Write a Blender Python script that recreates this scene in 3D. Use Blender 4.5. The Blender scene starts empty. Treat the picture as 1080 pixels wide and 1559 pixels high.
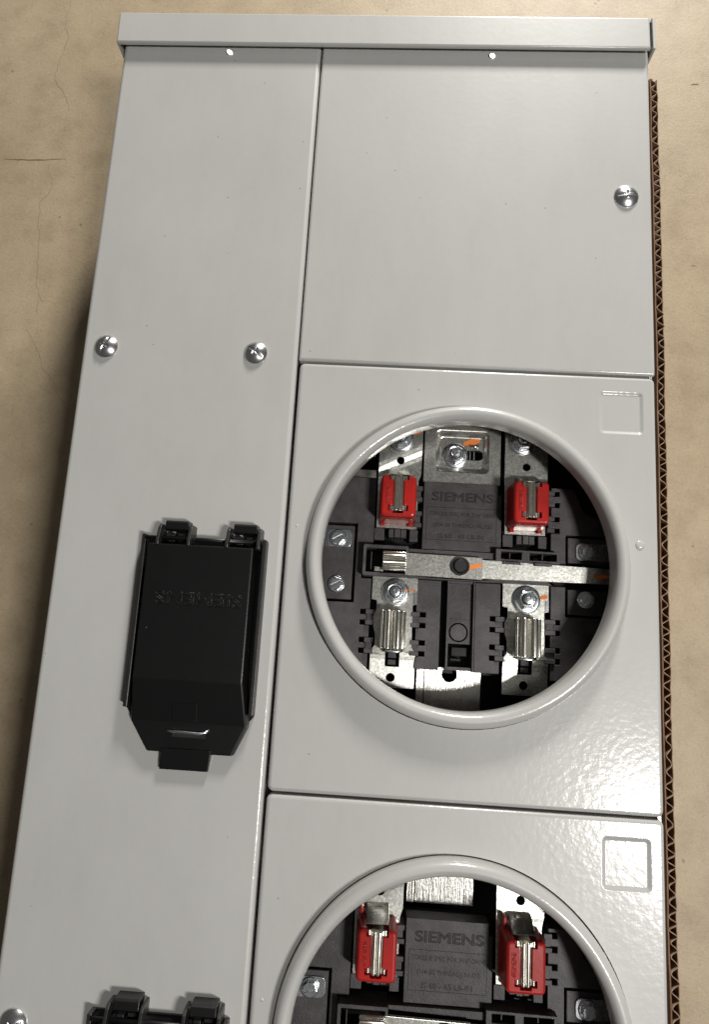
import bpy, bmesh, math, random
from mathutils import Vector, Matrix
random.seed(7)
MM = 0.001
DZ = 115.0          # height of the cover plane above the floor, mm
scene = bpy.context.scene

# ------------------------------------------------------------------ camera
cam_d = bpy.data.cameras.new('camera'); cam = bpy.data.objects.new('camera', cam_d)
scene.collection.objects.link(cam); scene.camera = cam
cam_d.sensor_fit = 'VERTICAL'; cam_d.sensor_height = 36.0
cam_d.lens = 36.0 * 1049.89 / 1559.0
cam_d.clip_start = 0.01; cam_d.clip_end = 50
cam.rotation_euler = (0.183375, 0.0282715, 0.0585883)
cam.location = (0.184159, -0.159679, (384.765 + DZ) * MM)

# ------------------------------------------------------------------ light
w = bpy.data.worlds.new('World'); scene.world = w; w.use_nodes = True
bg = w.node_tree.nodes['Background']
bg.inputs['Color'].default_value = (1.0, 0.97, 0.92, 1); bg.inputs['Strength'].default_value = 0.065

def area(name, target, slope, h, sx, sy, power, col, rz=0.0):
    d = bpy.data.lights.new(name, 'AREA'); d.shape = 'RECTANGLE'; d.size = sx; d.size_y = sy
    d.energy = power; d.color = col
    o = bpy.data.objects.new(name, d); scene.collection.objects.link(o)
    o.location = Vector(target) + Vector((slope[0], slope[1], 1.0)) * h
    o.rotation_euler = (Vector(target) - o.location).to_track_quat('-Z', 'Y').to_euler()
    return o
l1 = area('lamp_near', (0.34, -0.20, 0.115), (0.44, -0.285), 1.7, 0.12, 0.36, 7.4, (1.0, 0.975, 0.935))
l1.data.spread = math.radians(95)
area('lamp_far', (0.20, -0.05, 0.115), (0.55, 2.65), 0.52, 0.22, 0.22, 24, (1.0, 0.97, 0.915))

scene.view_settings.view_transform = 'Standard'; scene.view_settings.look = 'None'
scene.view_settings.exposure = 0.05; scene.view_settings.gamma = 1.0
scene.view_settings.use_curve_mapping = False
scene.cycles.max_bounces = 6

# ------------------------------------------------------------------ materials
def newmat(name):
    m = bpy.data.materials.new(name); m.use_nodes = True
    nt = m.node_tree; return m, nt, nt.nodes['Principled BSDF']
def nd(nt, t, **kw):
    n = nt.nodes.new(t)
    for k, v in kw.items():
        if k in n.inputs: n.inputs[k].default_value = v
        else: setattr(n, k, v)
    return n
def coords(nt, scale=(1, 1, 1), world=False):
    if world:
        g = nt.nodes.new('ShaderNodeNewGeometry'); src = g.outputs['Position']
    else:
        g = nt.nodes.new('ShaderNodeTexCoord'); src = g.outputs['Object']
    mp = nt.nodes.new('ShaderNodeMapping'); mp.inputs['Scale'].default_value = scale
    nt.links.new(src, mp.inputs['Vector']); return mp.outputs['Vector']
def noise(nt, vec, scale, detail=3, rough=0.5):
    n = nt.nodes.new('ShaderNodeTexNoise'); n.inputs['Scale'].default_value = scale
    n.inputs['Detail'].default_value = detail; n.inputs['Roughness'].default_value = rough
    nt.links.new(vec, n.inputs['Vector']); return n.outputs['Fac']
def ramp(nt, fac, stops):
    r = nt.nodes.new('ShaderNodeValToRGB'); e = r.color_ramp.elements
    while len(e) < len(stops): e.new(0.5)
    for el, (p, c) in zip(e, stops):
        el.position = p; el.color = (*c, 1) if len(c) == 3 else c
    nt.links.new(fac, r.inputs['Fac']); return r.outputs['Color']
def mix(nt, fac, a, b, mode='MIX'):
    m = nt.nodes.new('ShaderNodeMix'); m.data_type = 'RGBA'; m.blend_type = mode
    for s, v in (('Factor', fac), ('A', a), ('B', b)):
        sock = [i for i in m.inputs if i.name == s and (i.type == 'RGBA' or s == 'Factor' and i.type == 'VALUE')][0]
        if hasattr(v, 'is_linked') or hasattr(v, 'links'): nt.links.new(v, sock)
        else: sock.default_value = v if not isinstance(v, tuple) else (*v, 1)
    return [o for o in m.outputs if o.type == 'RGBA'][0]
def bump(nt, h, strength, dist, normal=None):
    b = nt.nodes.new('ShaderNodeBump'); b.inputs['Strength'].default_value = strength
    b.inputs['Distance'].default_value = dist; nt.links.new(h, b.inputs['Height'])
    if normal: nt.links.new(normal, b.inputs['Normal'])
    return b.outputs['Normal']
def spots(nt, vec, scale, radius):
    v = nt.nodes.new('ShaderNodeTexVoronoi'); v.inputs['Scale'].default_value = scale
    nt.links.new(vec, v.inputs['Vector'])
    return ramp(nt, v.outputs['Distance'], [(0.0, (1, 1, 1)), (radius, (1, 1, 1)), (radius * 1.6, (0, 0, 0))])

def mat_paint():
    m, nt, p = newmat('grey_paint')
    v = coords(nt, world=True)
    n1 = noise(nt, v, 14, 3)
    col = ramp(nt, n1, [(0.3, (0.452, 0.450, 0.436)), (0.7, (0.476, 0.474, 0.460))])
    sc = noise(nt, coords(nt, (1, 0.35, 1), world=True), 55, 6, 0.75)
    col = mix(nt, 0.5, col, ramp(nt, sc, [(0.30, (0.93, 0.93, 0.92)), (0.5, (1, 1, 1)), (0.72, (1.05, 1.05, 1.05))]), 'MULTIPLY')
    rg = nt.nodes.new('ShaderNodeMapRange'); rg.inputs['To Min'].default_value = 0.12; rg.inputs['To Max'].default_value = 0.20
    nt.links.new(noise(nt, v, 24, 6, 0.7), rg.inputs['Value']); nt.links.new(rg.outputs['Result'], p.inputs['Coat Roughness'])
    sp = spots(nt, v, 62, 0.018)
    col = mix(nt, sp, col, (0.16, 0.14, 0.12))
    nt.links.new(col, p.inputs['Base Color'])
    p.inputs['Roughness'].default_value = 0.44
    p.inputs['Specular IOR Level'].default_value = 0.4
    p.inputs['Coat Weight'].default_value = 0.75; p.inputs['Coat Roughness'].default_value = 0.13
    peel = noise(nt, v, 270, 2, 0.5)
    fine = noise(nt, v, 900, 2, 0.6)
    b = bump(nt, peel, 0.27, 0.00045)
    b = bump(nt, fine, 0.05, 0.0002, b)
    nt.links.new(bump(nt, peel, 0.07, 0.00045), p.inputs['Normal']); nt.links.new(b, p.inputs['Coat Normal'])
    return m
def mat_plastic(name, c0, c1, rough, grain, specks=True, gscale=1100):
    m, nt, p = newmat(name)
    v = coords(nt, world=True)
    col = ramp(nt, noise(nt, v, 120, 5, 0.6), [(0.3, c0), (0.75, c1)])
    if specks: col = mix(nt, spots(nt, v, 150, 0.022), col, (0.35, 0.33, 0.30))
    nt.links.new(col, p.inputs['Base Color']); p.inputs['Roughness'].default_value = rough
    if name.startswith('black_door'): col = mix(nt, spots(nt, v, 95, 0.012), col, (0.45, 0.44, 0.42)); nt.links.new(col, p.inputs['Base Color'])
    h = noise(nt, v, gscale, 3, 0.6)
    nt.links.new(bump(nt, h, grain, 0.0004), p.inputs['Normal'])
    return m
def mat_metal(name, c0, c1, r0, r1, brush=None, grain=0.2, spk=0.0):
    m, nt, p = newmat(name)
    v = coords(nt, world=True); p.inputs['Metallic'].default_value = 1.0
    n = noise(nt, v, 800, 2, 0.6) if spk else noise(nt, v, 260, 5, 0.65)
    nt.links.new(ramp(nt, n, [(0.3, c0), (0.7, c1)]), p.inputs['Base Color'])
    rr = nt.nodes.new('ShaderNodeMapRange'); rr.inputs['To Min'].default_value = r0; rr.inputs['To Max'].default_value = r1
    nt.links.new(noise(nt, v, 900, 4, 0.7), rr.inputs['Value']); nt.links.new(rr.outputs['Result'], p.inputs['Roughness'])
    b = bump(nt, noise(nt, v, 700, 4, 0.7), grain, 0.0003)
    b = bump(nt, noise(nt, v, 70, 2, 0.5), grain * 0.35, 0.0018, b)
    if brush:
        b = bump(nt, noise(nt, coords(nt, brush, world=True), 700, 3, 0.7), 0.85, 0.0005, b)
    nt.links.new(b, p.inputs['Normal'])
    return m
def mat_plain(name, col, rough, metallic=0.0, coat=0.0):
    m, nt, p = newmat(name)
    v = coords(nt, world=True)
    c = ramp(nt, noise(nt, v, 200, 3), [(0.3, tuple(x * 0.88 for x in col)), (0.7, col)])
    nt.links.new(c, p.inputs['Base Color']); p.inputs['Roughness'].default_value = rough
    p.inputs['Metallic'].default_value = metallic; p.inputs['Coat Weight'].default_value = coat
    p.inputs['Coat Roughness'].default_value = 0.1
    nt.links.new(bump(nt, noise(nt, v, 500, 3), 0.12, 0.0003), p.inputs['Normal'])
    return m
def mat_floor():
    m, nt, p = newmat('concrete')
    v = coords(nt, world=True)
    big = noise(nt, v, 7, 4, 0.6)
    mid = noise(nt, v, 38, 6, 0.65)
    fine = noise(nt, v, 420, 5, 0.75)
    c = ramp(nt, big, [(0.3, (0.378, 0.298, 0.197)), (0.7, (0.448, 0.359, 0.243))])
    c = mix(nt, 0.75, c, ramp(nt, mid, [(0.25, (0.70, 0.67, 0.63)), (0.5, (0.95, 0.95, 0.95)), (0.75, (1.10, 1.10, 1.08))]), 'MULTIPLY')
    c = mix(nt, 0.7, c, ramp(nt, fine, [(0.28, (0.62, 0.60, 0.57)), (0.44, (0.96, 0.96, 0.95)), (0.68, (1.08, 1.08, 1.08))]), 'MULTIPLY')
    c = mix(nt, 0.8, c, ramp(nt, noise(nt, v, 1300, 4, 0.8), [(0.30, (0.62, 0.60, 0.57)), (0.48, (0.98, 0.98, 0.98)), (0.72, (1.12, 1.12, 1.11))]), 'MULTIPLY')
    fk = ramp(nt, noise(nt, coords(nt, (1, 2.2, 1), world=True), 210, 4, 0.6), [(0.66, (0, 0, 0)), (0.74, (1, 1, 1))])
    f0 = nt.nodes.new('ShaderNodeMath'); f0.operation = 'MULTIPLY'; f0.inputs[1].default_value = 0.45
    nt.links.new(fk, f0.inputs[0]); c = mix(nt, f0.outputs[0], c, (0.20, 0.145, 0.09))
    # stains and small dark specks
    st = ramp(nt, noise(nt, v, 16, 5, 0.7), [(0.60, (0, 0, 0)), (0.74, (1, 1, 1))])
    f = nt.nodes.new('ShaderNodeMath'); f.operation = 'MULTIPLY'; f.inputs[1].default_value = 0.35
    nt.links.new(st, f.inputs[0]); c = mix(nt, f.outputs[0], c, (0.25, 0.175, 0.10))
    wv = nt.nodes.new('ShaderNodeMix'); wv.data_type = 'RGBA'
    s1 = spots(nt, v, 48, 0.045)
    g = nt.nodes.new('ShaderNodeMath'); g.operation = 'MULTIPLY'; g.inputs[1].default_value = 0.55
    nt.links.new(s1, g.inputs[0]); c = mix(nt, g.outputs[0], c, (0.15, 0.10, 0.06))
    s2 = spots(nt, v, 130, 0.06)
    g2 = nt.nodes.new('ShaderNodeMath'); g2.operation = 'MULTIPLY'; g2.inputs[1].default_value = 0.35
    nt.links.new(s2, g2.inputs[0]); c = mix(nt, g2.outputs[0], c, (0.55, 0.47, 0.36))
    nt.nodes.remove(wv)
    nt.links.new(c, p.inputs['Base Color']); p.inputs['Roughness'].default_value = 0.52
    b = bump(nt, fine, 0.35, 0.0007); b = bump(nt, mid, 0.05, 0.003, b); b = bump(nt, noise(nt, v, 1500, 3, 0.7), 0.3, 0.0004, b)
    nt.links.new(b, p.inputs['Normal'])
    return m
def mat_card(name, c0, c1):
    m, nt, p = newmat(name)
    v = coords(nt, (1, 1, 0.25), world=True)
    c = ramp(nt, noise(nt, v, 300, 5, 0.7), [(0.3, c0), (0.7, c1)])
    nt.links.new(c, p.inputs['Base Color']); p.inputs['Roughness'].default_value = 0.9
    nt.links.new(bump(nt, noise(nt, v, 800, 3), 0.3, 0.0005), p.inputs['Normal'])
    return m

PAINT = mat_paint()
BLOCK = mat_plastic('dark_grey_moulded_plastic', (0.034, 0.031, 0.033), (0.076, 0.070, 0.072), 0.50, 0.45)
BLACK = mat_plastic('black_plastic', (0.0045, 0.0045, 0.005), (0.0065, 0.0065, 0.007), 0.34, 0.12, specks=False)
DOORM = mat_plastic('black_door_plastic', (0.0030, 0.0031, 0.0034), (0.0042, 0.0043, 0.0046), 0.36, 0.10, specks=False)
RAILP = mat_plastic('lit_black_plastic', (0.012, 0.012, 0.012), (0.022, 0.021, 0.021), 0.38, 0.15, specks=False)  # paler copy of the black plastic, with reflected light put into its colour
INK = mat_plastic('engraved_dark_plastic', (0.007, 0.007, 0.007), (0.010, 0.010, 0.010), 0.6, 0.2, specks=False)
TIN = mat_metal('tin_plate', (0.50, 0.50, 0.45), (0.90, 0.90, 0.85), 0.22, 0.42, grain=0.22, spk=1.0)
RAILM = mat_metal('brushed_steel', (0.66, 0.65, 0.60), (0.84, 0.83, 0.79), 0.20, 0.42, brush=(1, 0.015, 1), grain=0.2)
JAWM = mat_metal('nickel_spring_metal', (0.78, 0.76, 0.68), (0.88, 0.86, 0.78), 0.17, 0.28, grain=0.10)
ZINC = mat_metal('zinc_bright', (0.70, 0.74, 0.78), (0.84, 0.87, 0.90), 0.18, 0.34, grain=0.05)
CHROME = mat_metal('plated_screw', (0.72, 0.73, 0.74), (0.88, 0.89, 0.90), 0.20, 0.32, grain=0.05)
RED = mat_plain('red_plastic', (0.42, 0.014, 0.010), 0.30, coat=0.35)
ORANGE = mat_plain('orange_marker', (0.85, 0.23, 0.035), 0.6)
CARD = mat_card('brown_card', (0.16, 0.085, 0.045), (0.23, 0.13, 0.075))
FLUTE = mat_card('pale_flute_card', (0.24, 0.155, 0.10), (0.36, 0.245, 0.165))
SPOT = mat_plain('glint_metal', (0.95, 0.94, 0.92), 0.38, metallic=1.0)  # bright metal that makes the added glints below the end cap
FLOOR = mat_floor()
CRACKM = mat_plain('crack_dirt', (0.26, 0.20, 0.13), 0.9)
STAINM = mat_plain('rust_stroke', (0.20, 0.125, 0.06), 0.9)

# ------------------------------------------------------------------ mesh helpers (all coordinates in mm, z = 0 is the cover plane)
ORG = {}
def W(p): return Vector((p[0] * MM, p[1] * MM, (p[2] + DZ) * MM))
def link(o, name, parent, org):
    scene.collection.objects.link(o); ORG[o.name] = Vector(org)
    if parent is not None:
        o.parent = parent; o.location = (W(org) - W(ORG[parent.name]))
    else: o.location = W(org)
    return o
def empty(name, org):
    o = bpy.data.objects.new(name, None); o.empty_display_size = 0.02
    return link(o, name, None, org)
def obj(name, bm, mat, parent, bevel=0.0, seg=2, org=None, angle=30):
    if org is None:
        xs = [v.co for v in bm.verts]
        lo = [min(c[i] for c in xs) for i in range(3)]; hi = [max(c[i] for c in xs) for i in range(3)]
        org = ((lo[0] + hi[0]) / 2, (lo[1] + hi[1]) / 2, lo[2])
    for v in bm.verts: v.co = (v.co - Vector(org)) * MM
    me = bpy.data.meshes.new(name); bm.to_mesh(me); bm.free()
    me.materials.append(mat)
    o = bpy.data.objects.new(name, me); link(o, name, parent, org)
    if bevel > 0:
        b = o.modifiers.new('bevel', 'BEVEL'); b.width = bevel * MM; b.segments = seg
        b.limit_method = 'ANGLE'; b.angle_limit = math.radians(angle); b.use_clamp_overlap = True
    return o
def dup(o, parent, dx, dy, top=True):
    c = o.copy(); scene.collection.objects.link(c)
    ORG[c.name] = ORG[o.name] + Vector((dx, dy, 0))
    c.parent = parent
    if top: c.location = o.location + Vector((dx, dy, 0)) * MM
    for ch in list(o.children): dup(ch, c, 0, 0, False)
    return c
def NB(): return bmesh.new()
def box(bm, x0, x1, y0, y1, z0, z1):
    vs = [bm.verts.new((x, y, z)) for z in (z0, z1) for x, y in ((x0, y0), (x1, y0), (x1, y1), (x0, y1))]
    for f in ((3, 2, 1, 0), (4, 5, 6, 7), (0, 1, 5, 4), (1, 2, 6, 5), (2, 3, 7, 6), (3, 0, 4, 7)):
        bm.faces.new([vs[i] for i in f])
def loop(bm, pts, z=None):
    return [bm.verts.new((p[0], p[1], p[2] if z is None else z)) for p in pts]
def bridge(bm, a, b, smooth=False, closed=True):
    n = len(a); r = []
    for i in range(n if closed else n - 1):
        f = bm.faces.new((a[i], a[(i + 1) % n], b[(i + 1) % n], b[i])); f.smooth = smooth; r.append(f)
    return r
def fill(bm, loops, up=True):
    es = []
    for l in loops:
        for i in range(len(l)):
            a, b = l[i], l[(i + 1) % len(l)]
            es.append(bm.edges.get((a, b)) or bm.edges.new((a, b)))
    g = bmesh.ops.triangle_fill(bm, use_beauty=True, use_dissolve=False, edges=es, normal=(0, 0, 1 if up else -1))
    fs = [f for f in g['geom'] if isinstance(f, bmesh.types.BMFace)]
    for f in fs:
        f.normal_update()
        if (f.normal.z > 0) != up: f.normal_flip()
        f.smooth = False
    return fs
def circ(cx, cy, r, n=48, a0=0.0):
    return [(cx + r * math.cos(a0 + 2 * math.pi * i / n), cy + r * math.sin(a0 + 2 * math.pi * i / n)) for i in range(n)]
def rrect(x0, x1, y0, y1, r, k=5):
    pts = []
    for cx, cy, a in ((x1 - r, y0 + r, -90), (x1 - r, y1 - r, 0), (x0 + r, y1 - r, 90), (x0 + r, y0 + r, 180)):
        for i in range(k + 1):
            t = math.radians(a + 90 * i / k); pts.append((cx + r * math.cos(t), cy + r * math.sin(t)))
    return pts
def stadium(cx, cy, hx, r, n=10):
    p = [(cx + hx + r * math.cos(math.radians(-90 + 180 * i / n)), cy + r * math.sin(math.radians(-90 + 180 * i / n))) for i in range(n + 1)]
    p += [(cx - hx + r * math.cos(math.radians(90 + 180 * i / n)), cy + r * math.sin(math.radians(90 + 180 * i / n))) for i in range(n + 1)]
    return p
def prism(bm, outer, z0, z1, holes=()):
    """flat plate with an outline and any number of holes"""
    top = [loop(bm, outer, z1)] + [loop(bm, h, z1) for h in holes]
    bot = [loop(bm, outer, z0)] + [loop(bm, h, z0) for h in holes]
    fill(bm, top, True); fill(bm, bot, False)
    for i, (t, b) in enumerate(zip(top, bot)):
        bridge(bm, b, t)
    bmesh.ops.recalc_face_normals(bm, faces=bm.faces[:])
def revolve(bm, prof, cx, cy, n=48, smooth=True, cap=False):
    prev = None; first = None
    for r, z in prof:
        ring = [bm.verts.new((cx + r * math.cos(2 * math.pi * i / n), cy + r * math.sin(2 * math.pi * i / n), z)) for i in range(n)]
        if prev: bridge(bm, prev, ring, smooth)
        else: first = ring
        prev = ring
    if cap:
        f = bm.faces.new(prev)
        f.smooth = False
    return first, prev
def pan(name, x0, x1, y0, y1, ztop, rb, rc, depth, parent, holes=(), mat=None, square=None):
    """a sheet-metal cover: flat face, edges bent down over radius rb, corner radius rc"""
    bm = NB(); k = 5
    loops = []
    for i in range(k + 1):
        t = math.radians(90 * i / k)
        ins = rb * (1 - math.sin(t)); z = ztop - rb * (1 - math.cos(t))
        loops.append(loop(bm, rrect(x0 + ins, x1 - ins, y0 + ins, y1 - ins, max(rc - ins, 0.25)), z))
    for a, b in zip(loops, loops[1:]): bridge(bm, b, a, True)
    low = loop(bm, rrect(x0, x1, y0, y1, rc), ztop - depth); bridge(bm, low, loops[-1], False)
    inner = []
    for h in holes:
        top = loop(bm, h, ztop); lo = loop(bm, h, ztop - 1.2); bridge(bm, top, lo); inner.append(top)
    if square:
        sx0, sx1, sy0, sy1 = square
        pr = None
        for j in range(9):
            u = j / 8.0; ins = 2.5 * u; z = ztop - 0.95 * (0.5 - 0.5 * math.cos(math.pi * u))
            l = loop(bm, rrect(sx0 + ins, sx1 - ins, sy0 + ins, sy1 - ins, 2.9 - 2.2 * u, 4), z)
            if pr: bridge(bm, pr, l, True)
            else: inner.append(l)
            pr = l
        fill(bm, [pr], True)
    fill(bm, [loops[0]] + inner, True)
    bmesh.ops.recalc_face_normals(bm, faces=bm.faces[:])
    bm.faces.ensure_lookup_table()
    top = max(bm.faces, key=lambda f: f.calc_area())
    if top.normal.z < 0: bmesh.ops.reverse_faces(bm, faces=bm.faces[:])
    return obj(name, bm, mat or PAINT, parent)
def text(name, body, rect, z, parent, mat, ext=0.15, rot=0, bev=0.0, thin=0.0, outline=0.0):
    cu = bpy.data.curves.new('lettering', 'FONT'); cu.body = body; cu.size = 10; cu.extrude = 0.001
    cu.resolution_u = 3; cu.offset = thin
    if outline: cu.fill_mode = 'NONE'; cu.extrude = 0; cu.bevel_depth = outline; cu.bevel_resolution = 1
    t = bpy.data.objects.new('tmp', cu); scene.collection.objects.link(t)
    bpy.context.view_layer.update()
    me = bpy.data.meshes.new_from_object(t.evaluated_get(bpy.context.evaluated_depsgraph_get()))
    scene.collection.objects.unlink(t); bpy.data.objects.remove(t); bpy.data.curves.remove(cu)
    bm = NB(); bm.from_mesh(me); bpy.data.meshes.remove(me)
    c, s = round(math.cos(math.radians(rot))), round(math.sin(math.radians(rot)))
    for v in bm.verts: v.co = Vector((c * v.co.x - s * v.co.y, s * v.co.x + c * v.co.y, v.co.z))
    lo = [min(v.co[i] for v in bm.verts) for i in range(2)]; hi = [max(v.co[i] for v in bm.verts) for i in range(2)]
    x0, x1, y0, y1 = rect
    for v in bm.verts:
        v.co = Vector((x0 + (v.co.x - lo[0]) / (hi[0] - lo[0]) * (x1 - x0), y0 + (v.co.y - lo[1]) / (hi[1] - lo[1]) * (y1 - y0),
                       z + (v.co.z * ext if outline else ext if v.co.z > 0 else -0.3)))
    if outline:
        for f in bm.faces: f.smooth = True
    return obj(name, bm, mat, parent, bevel=bev, seg=1)
def tube(bm, pts, r, n=8):
    prev = None
    for i, p in enumerate(pts):
        p = Vector(p); d = (Vector(pts[min(i + 1, len(pts) - 1)]) - Vector(pts[max(i - 1, 0)])).normalized()
        a = d.orthogonal().normalized(); b = d.cross(a)
        if prev is not None:
            a = (pa - d * pa.dot(d)).normalized(); b = d.cross(a)
        ring = [bm.verts.new(p + (a * math.cos(2 * math.pi * k / n) + b * math.sin(2 * math.pi * k / n)) * r) for k in range(n)]
        if prev: bridge(bm, prev, ring, True)
        else: bm.faces.new(ring[::-1])
        prev = ring; pa = a
    bm.faces.new(prev); bmesh.ops.recalc_face_normals(bm, faces=bm.faces[:])

# ------------------------------------------------------------------ the floor
fl = NB(); vs = [fl.verts.new(p) for p in ((-3500, -3500, -DZ), (3800, -3500, -DZ), (3800, 3500, -DZ), (-3500, 3500, -DZ))]; fl.faces.new(vs)
floor = obj('floor', fl, FLOOR, None, org=(0, 0, -DZ)); floor['kind'] = 'structure'
floor['label'] = 'tan concrete floor with fine cracks and specks'
def ribbon(name, pts, wid, mat, jit=1.2, sub=6):
    bm = NB(); q = []
    for (a, b) in zip(pts, pts[1:]):
        for i in range(sub):
            t = i / sub; q.append((a[0] + (b[0] - a[0]) * t + random.uniform(-jit, jit), a[1] + (b[1] - a[1]) * t + random.uniform(-jit, jit)))
    q.append(pts[-1]); pl = []
    for i, p in enumerate(q):
        a = Vector(q[max(i - 1, 0)]); b = Vector(q[min(i + 1, len(q) - 1)]); d = (b - a).normalized(); nrm = Vector((-d.y, d.x))
        tw = 0.8 * wid * (0.25 + 0.75 * math.sin(math.pi * min(1, max(0.02, i / (len(q) - 1))))) * random.uniform(0.5, 1.2)
        pl.append((bm.verts.new((p[0] + nrm.x * tw, p[1] + nrm.y * tw, -DZ + 0.12)), bm.verts.new((p[0] - nrm.x * tw, p[1] - nrm.y * tw, -DZ + 0.12))))
    for a, b in zip(pl, pl[1:]): bm.faces.new((a[0], a[1], b[1], b[0]))
    bmesh.ops.recalc_face_normals(bm, faces=bm.faces[:])
    for f in bm.faces:
        if f.normal.z < 0: f.normal_flip()
    return obj(name, bm, mat, floor)
ribbon('crack', [(-107.4, 368.3), (-108.6, 343.0), (-104.5, 329.9), (-109.4, 307.0), (-111.7, 290.8), (-102.6, 278.4), (-95.8, 266.0), (-95.8, 241.0)], 0.35, CRACKM, jit=1)
ribbon('crack', [(-104.2, 210.0), (-98.5, 189.0), (-107.3, 173.8), (-102.5, 132.9), (-100.8, 110.0), (-95.8, 90.4), (-83.1, 87.0)], 0.28, CRACKM, jit=1)
ribbon('crack', [(-95.8, 90.4), (-95.8, 75.2)], 0.28, CRACKM, jit=1)
ribbon('crack', [(-102.2, 65.0), (-88.6, 43.6), (-85.5, 32.9), (-71.9, 17.4), (-61.4, -2.3)], 0.32, CRACKM, jit=1)
ribbon('stroke_mark', [(-143.5, 213.4), (-118.5, 213.1), (-90.6, 215.3)], 0.8, STAINM, jit=0.25)
ribbon('stroke_mark', [(419.8, 302.6), (426.2, 303.4)], 0.9, STAINM, jit=0.25)
ribbon('stroke_mark', [(414.6, 140.3), (418.6, 140.5)], 0.6, STAINM, jit=0.25)

# ------------------------------------------------------------------ the meter panel
panel = empty('meter_panel', (170, -130, -DZ))
panel['label'] = 'grey metal twin meter socket panel lying face up on the concrete floor'
panel['category'] = 'meter panel'
XR = 339.4; YB = -486.0; YT = 219.0

# enclosure: an open steel tray
bm = NB()
for a in ((1.0, XR - 0.8, YB, YT, -DZ + 0.2, -DZ + 1.6), (0.8, 2.4, YB, YT, -DZ + 1.6, -3.2), (XR - 2.2, XR - 0.6, YB, YT, -DZ + 1.6, -3.2),
          (2.4, XR - 2.2, YB, YB + 1.6, -DZ + 1.6, -3.2), (2.4, XR - 2.2, YT - 1.6, YT, -DZ + 1.6, -3.2), (127.6, 129.0, YB + 1.6, YT - 1.6, -DZ + 1.6, -3.4)):
    box(bm, *a)
obj('enclosure', bm, PAINT, panel)
bm = NB(); box(bm, 131, XR - 4, YB + 3, YT - 3, -66, -64); obj('shade_sheet', bm, BLACK, panel)  # added black sheet that darkens the depth of the box, only shade there

# covers
left = pan('breaker_cover', 0.0, 129.7, YB, 222, 0.6, 2.6, 1.0, 9, panel)
blank = pan('blank_cover', 130.5, XR, 0.55, 224, 0.5, 1.7, 1.2, 8, panel)
MX, MY, PITCH = 233.0, -114.0, 242.37
RO = 89.4
mc = pan('meter_cover', 131.4, XR, -241.75, -0.55, 0.0, 2.3, 3.4, 8, panel, holes=[circ(MX, MY, RO + 0.7, 96)], square=(306.9, 332.6, -35.9, -9.6))
mc['label'] = 'meter cover with raised round ring and pressed square, next to the blank cover'
bm = NB()
prof = [(80.9, -5.0), (80.7, -2.0), (80.5, 1.5), (80.55, 3.2)]
for i in range(13):
    t = math.radians(180 - 15 * i); prof.append((84.9 + 4.35 * math.cos(t), 3.4 + 5.4 * math.sin(t)))
prof += [(89.35, 1.0), (89.4, -3.5), (89.4, -7.0)]
revolve(bm, prof, MX, MY, 128); bmesh.ops.recalc_face_normals(bm, faces=bm.faces[:])
obj('ring', bm, PAINT, mc)
def dimple(x, y, r, h, parent, name='dimple', mat=None):
    bm = NB(); revolve(bm, [(r * math.cos(math.radians(a)), h * math.sin(math.radians(a)) - 0.1) for a in (0, 12, 24, 36, 48, 60, 72, 82, 89)], x, y, 20)
    bmesh.ops.recalc_face_normals(bm, faces=bm.faces[:])
    return obj(name, bm, mat or PAINT, parent)
dimple(329.0, -99.3, 2.6, 0.9, mc); dimple(137.0, -98.6, 0.9, 0.35, mc)
mc2 = dup(mc, panel, 0, -PITCH)
mc2['label'] = 'meter cover with raised round ring, nearer the bottom edge'

# cover screws: shallow domes with a slot and a short cross
def dome_screw(name, x, y, z0, r, h, ang, parent, mat=None):
    bm = NB(); N, M = 26, 72; ca, sa = math.cos(ang), math.sin(ang)
    R = (r * r + h * h) / (2 * h)
    def hz(px, py):
        d2 = px * px + py * py; z = math.sqrt(max(R * R - d2, 0)) - (R - h)
        u, v = px * ca + py * sa, -px * sa + py * ca
        g = max(0.0, 1 - (abs(v) / 0.75) ** 4) * max(0, 1 - (abs(u) / (r * 0.80)) ** 6)
        g2 = max(0.0, 1 - (abs(u) / 0.75) ** 4) * max(0, 1 - (abs(v) / (r * 0.38)) ** 4)
        return z0 + z - 0.55 * max(g, g2)
    rings = []
    for i in range(1, N + 1):
        q = r * i / N
        rings.append([bm.verts.new((x + q * math.cos(2 * math.pi * k / M), y + q * math.sin(2 * math.pi * k / M),
                      hz(q * math.cos(2 * math.pi * k / M), q * math.sin(2 * math.pi * k / M)))) for k in range(M)])
    c = bm.verts.new((x, y, hz(0, 0)))
    for k in range(M): bm.faces.new((c, rings[0][k], rings[0][(k + 1) % M])).smooth = True
    for a, b in zip(rings, rings[1:]): bridge(bm, b, a, True)
    base = [bm.verts.new((v.co.x, v.co.y, z0 - 0.6)) for v in rings[-1]]; bridge(bm, base, rings[-1])
    bmesh.ops.recalc_face_normals(bm, faces=bm.faces[:])
    return obj(name, bm, mat or CHROME, parent)
dome_screw('screw', 14.3, 3.6, 1.2, 7.2, 3.3, math.radians(68), left)
dome_screw('screw', 104.8, 3.6, 1.2, 7.0, 3.3, math.radians(-35), left)
dome_screw('screw', 12.2, -360.5, 1.2, 7.2, 3.3, math.radians(20), left)
dome_screw('screw', 324.0, 115.6, 1.1, 7.4, 2.9, math.radians(4), blank)
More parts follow.
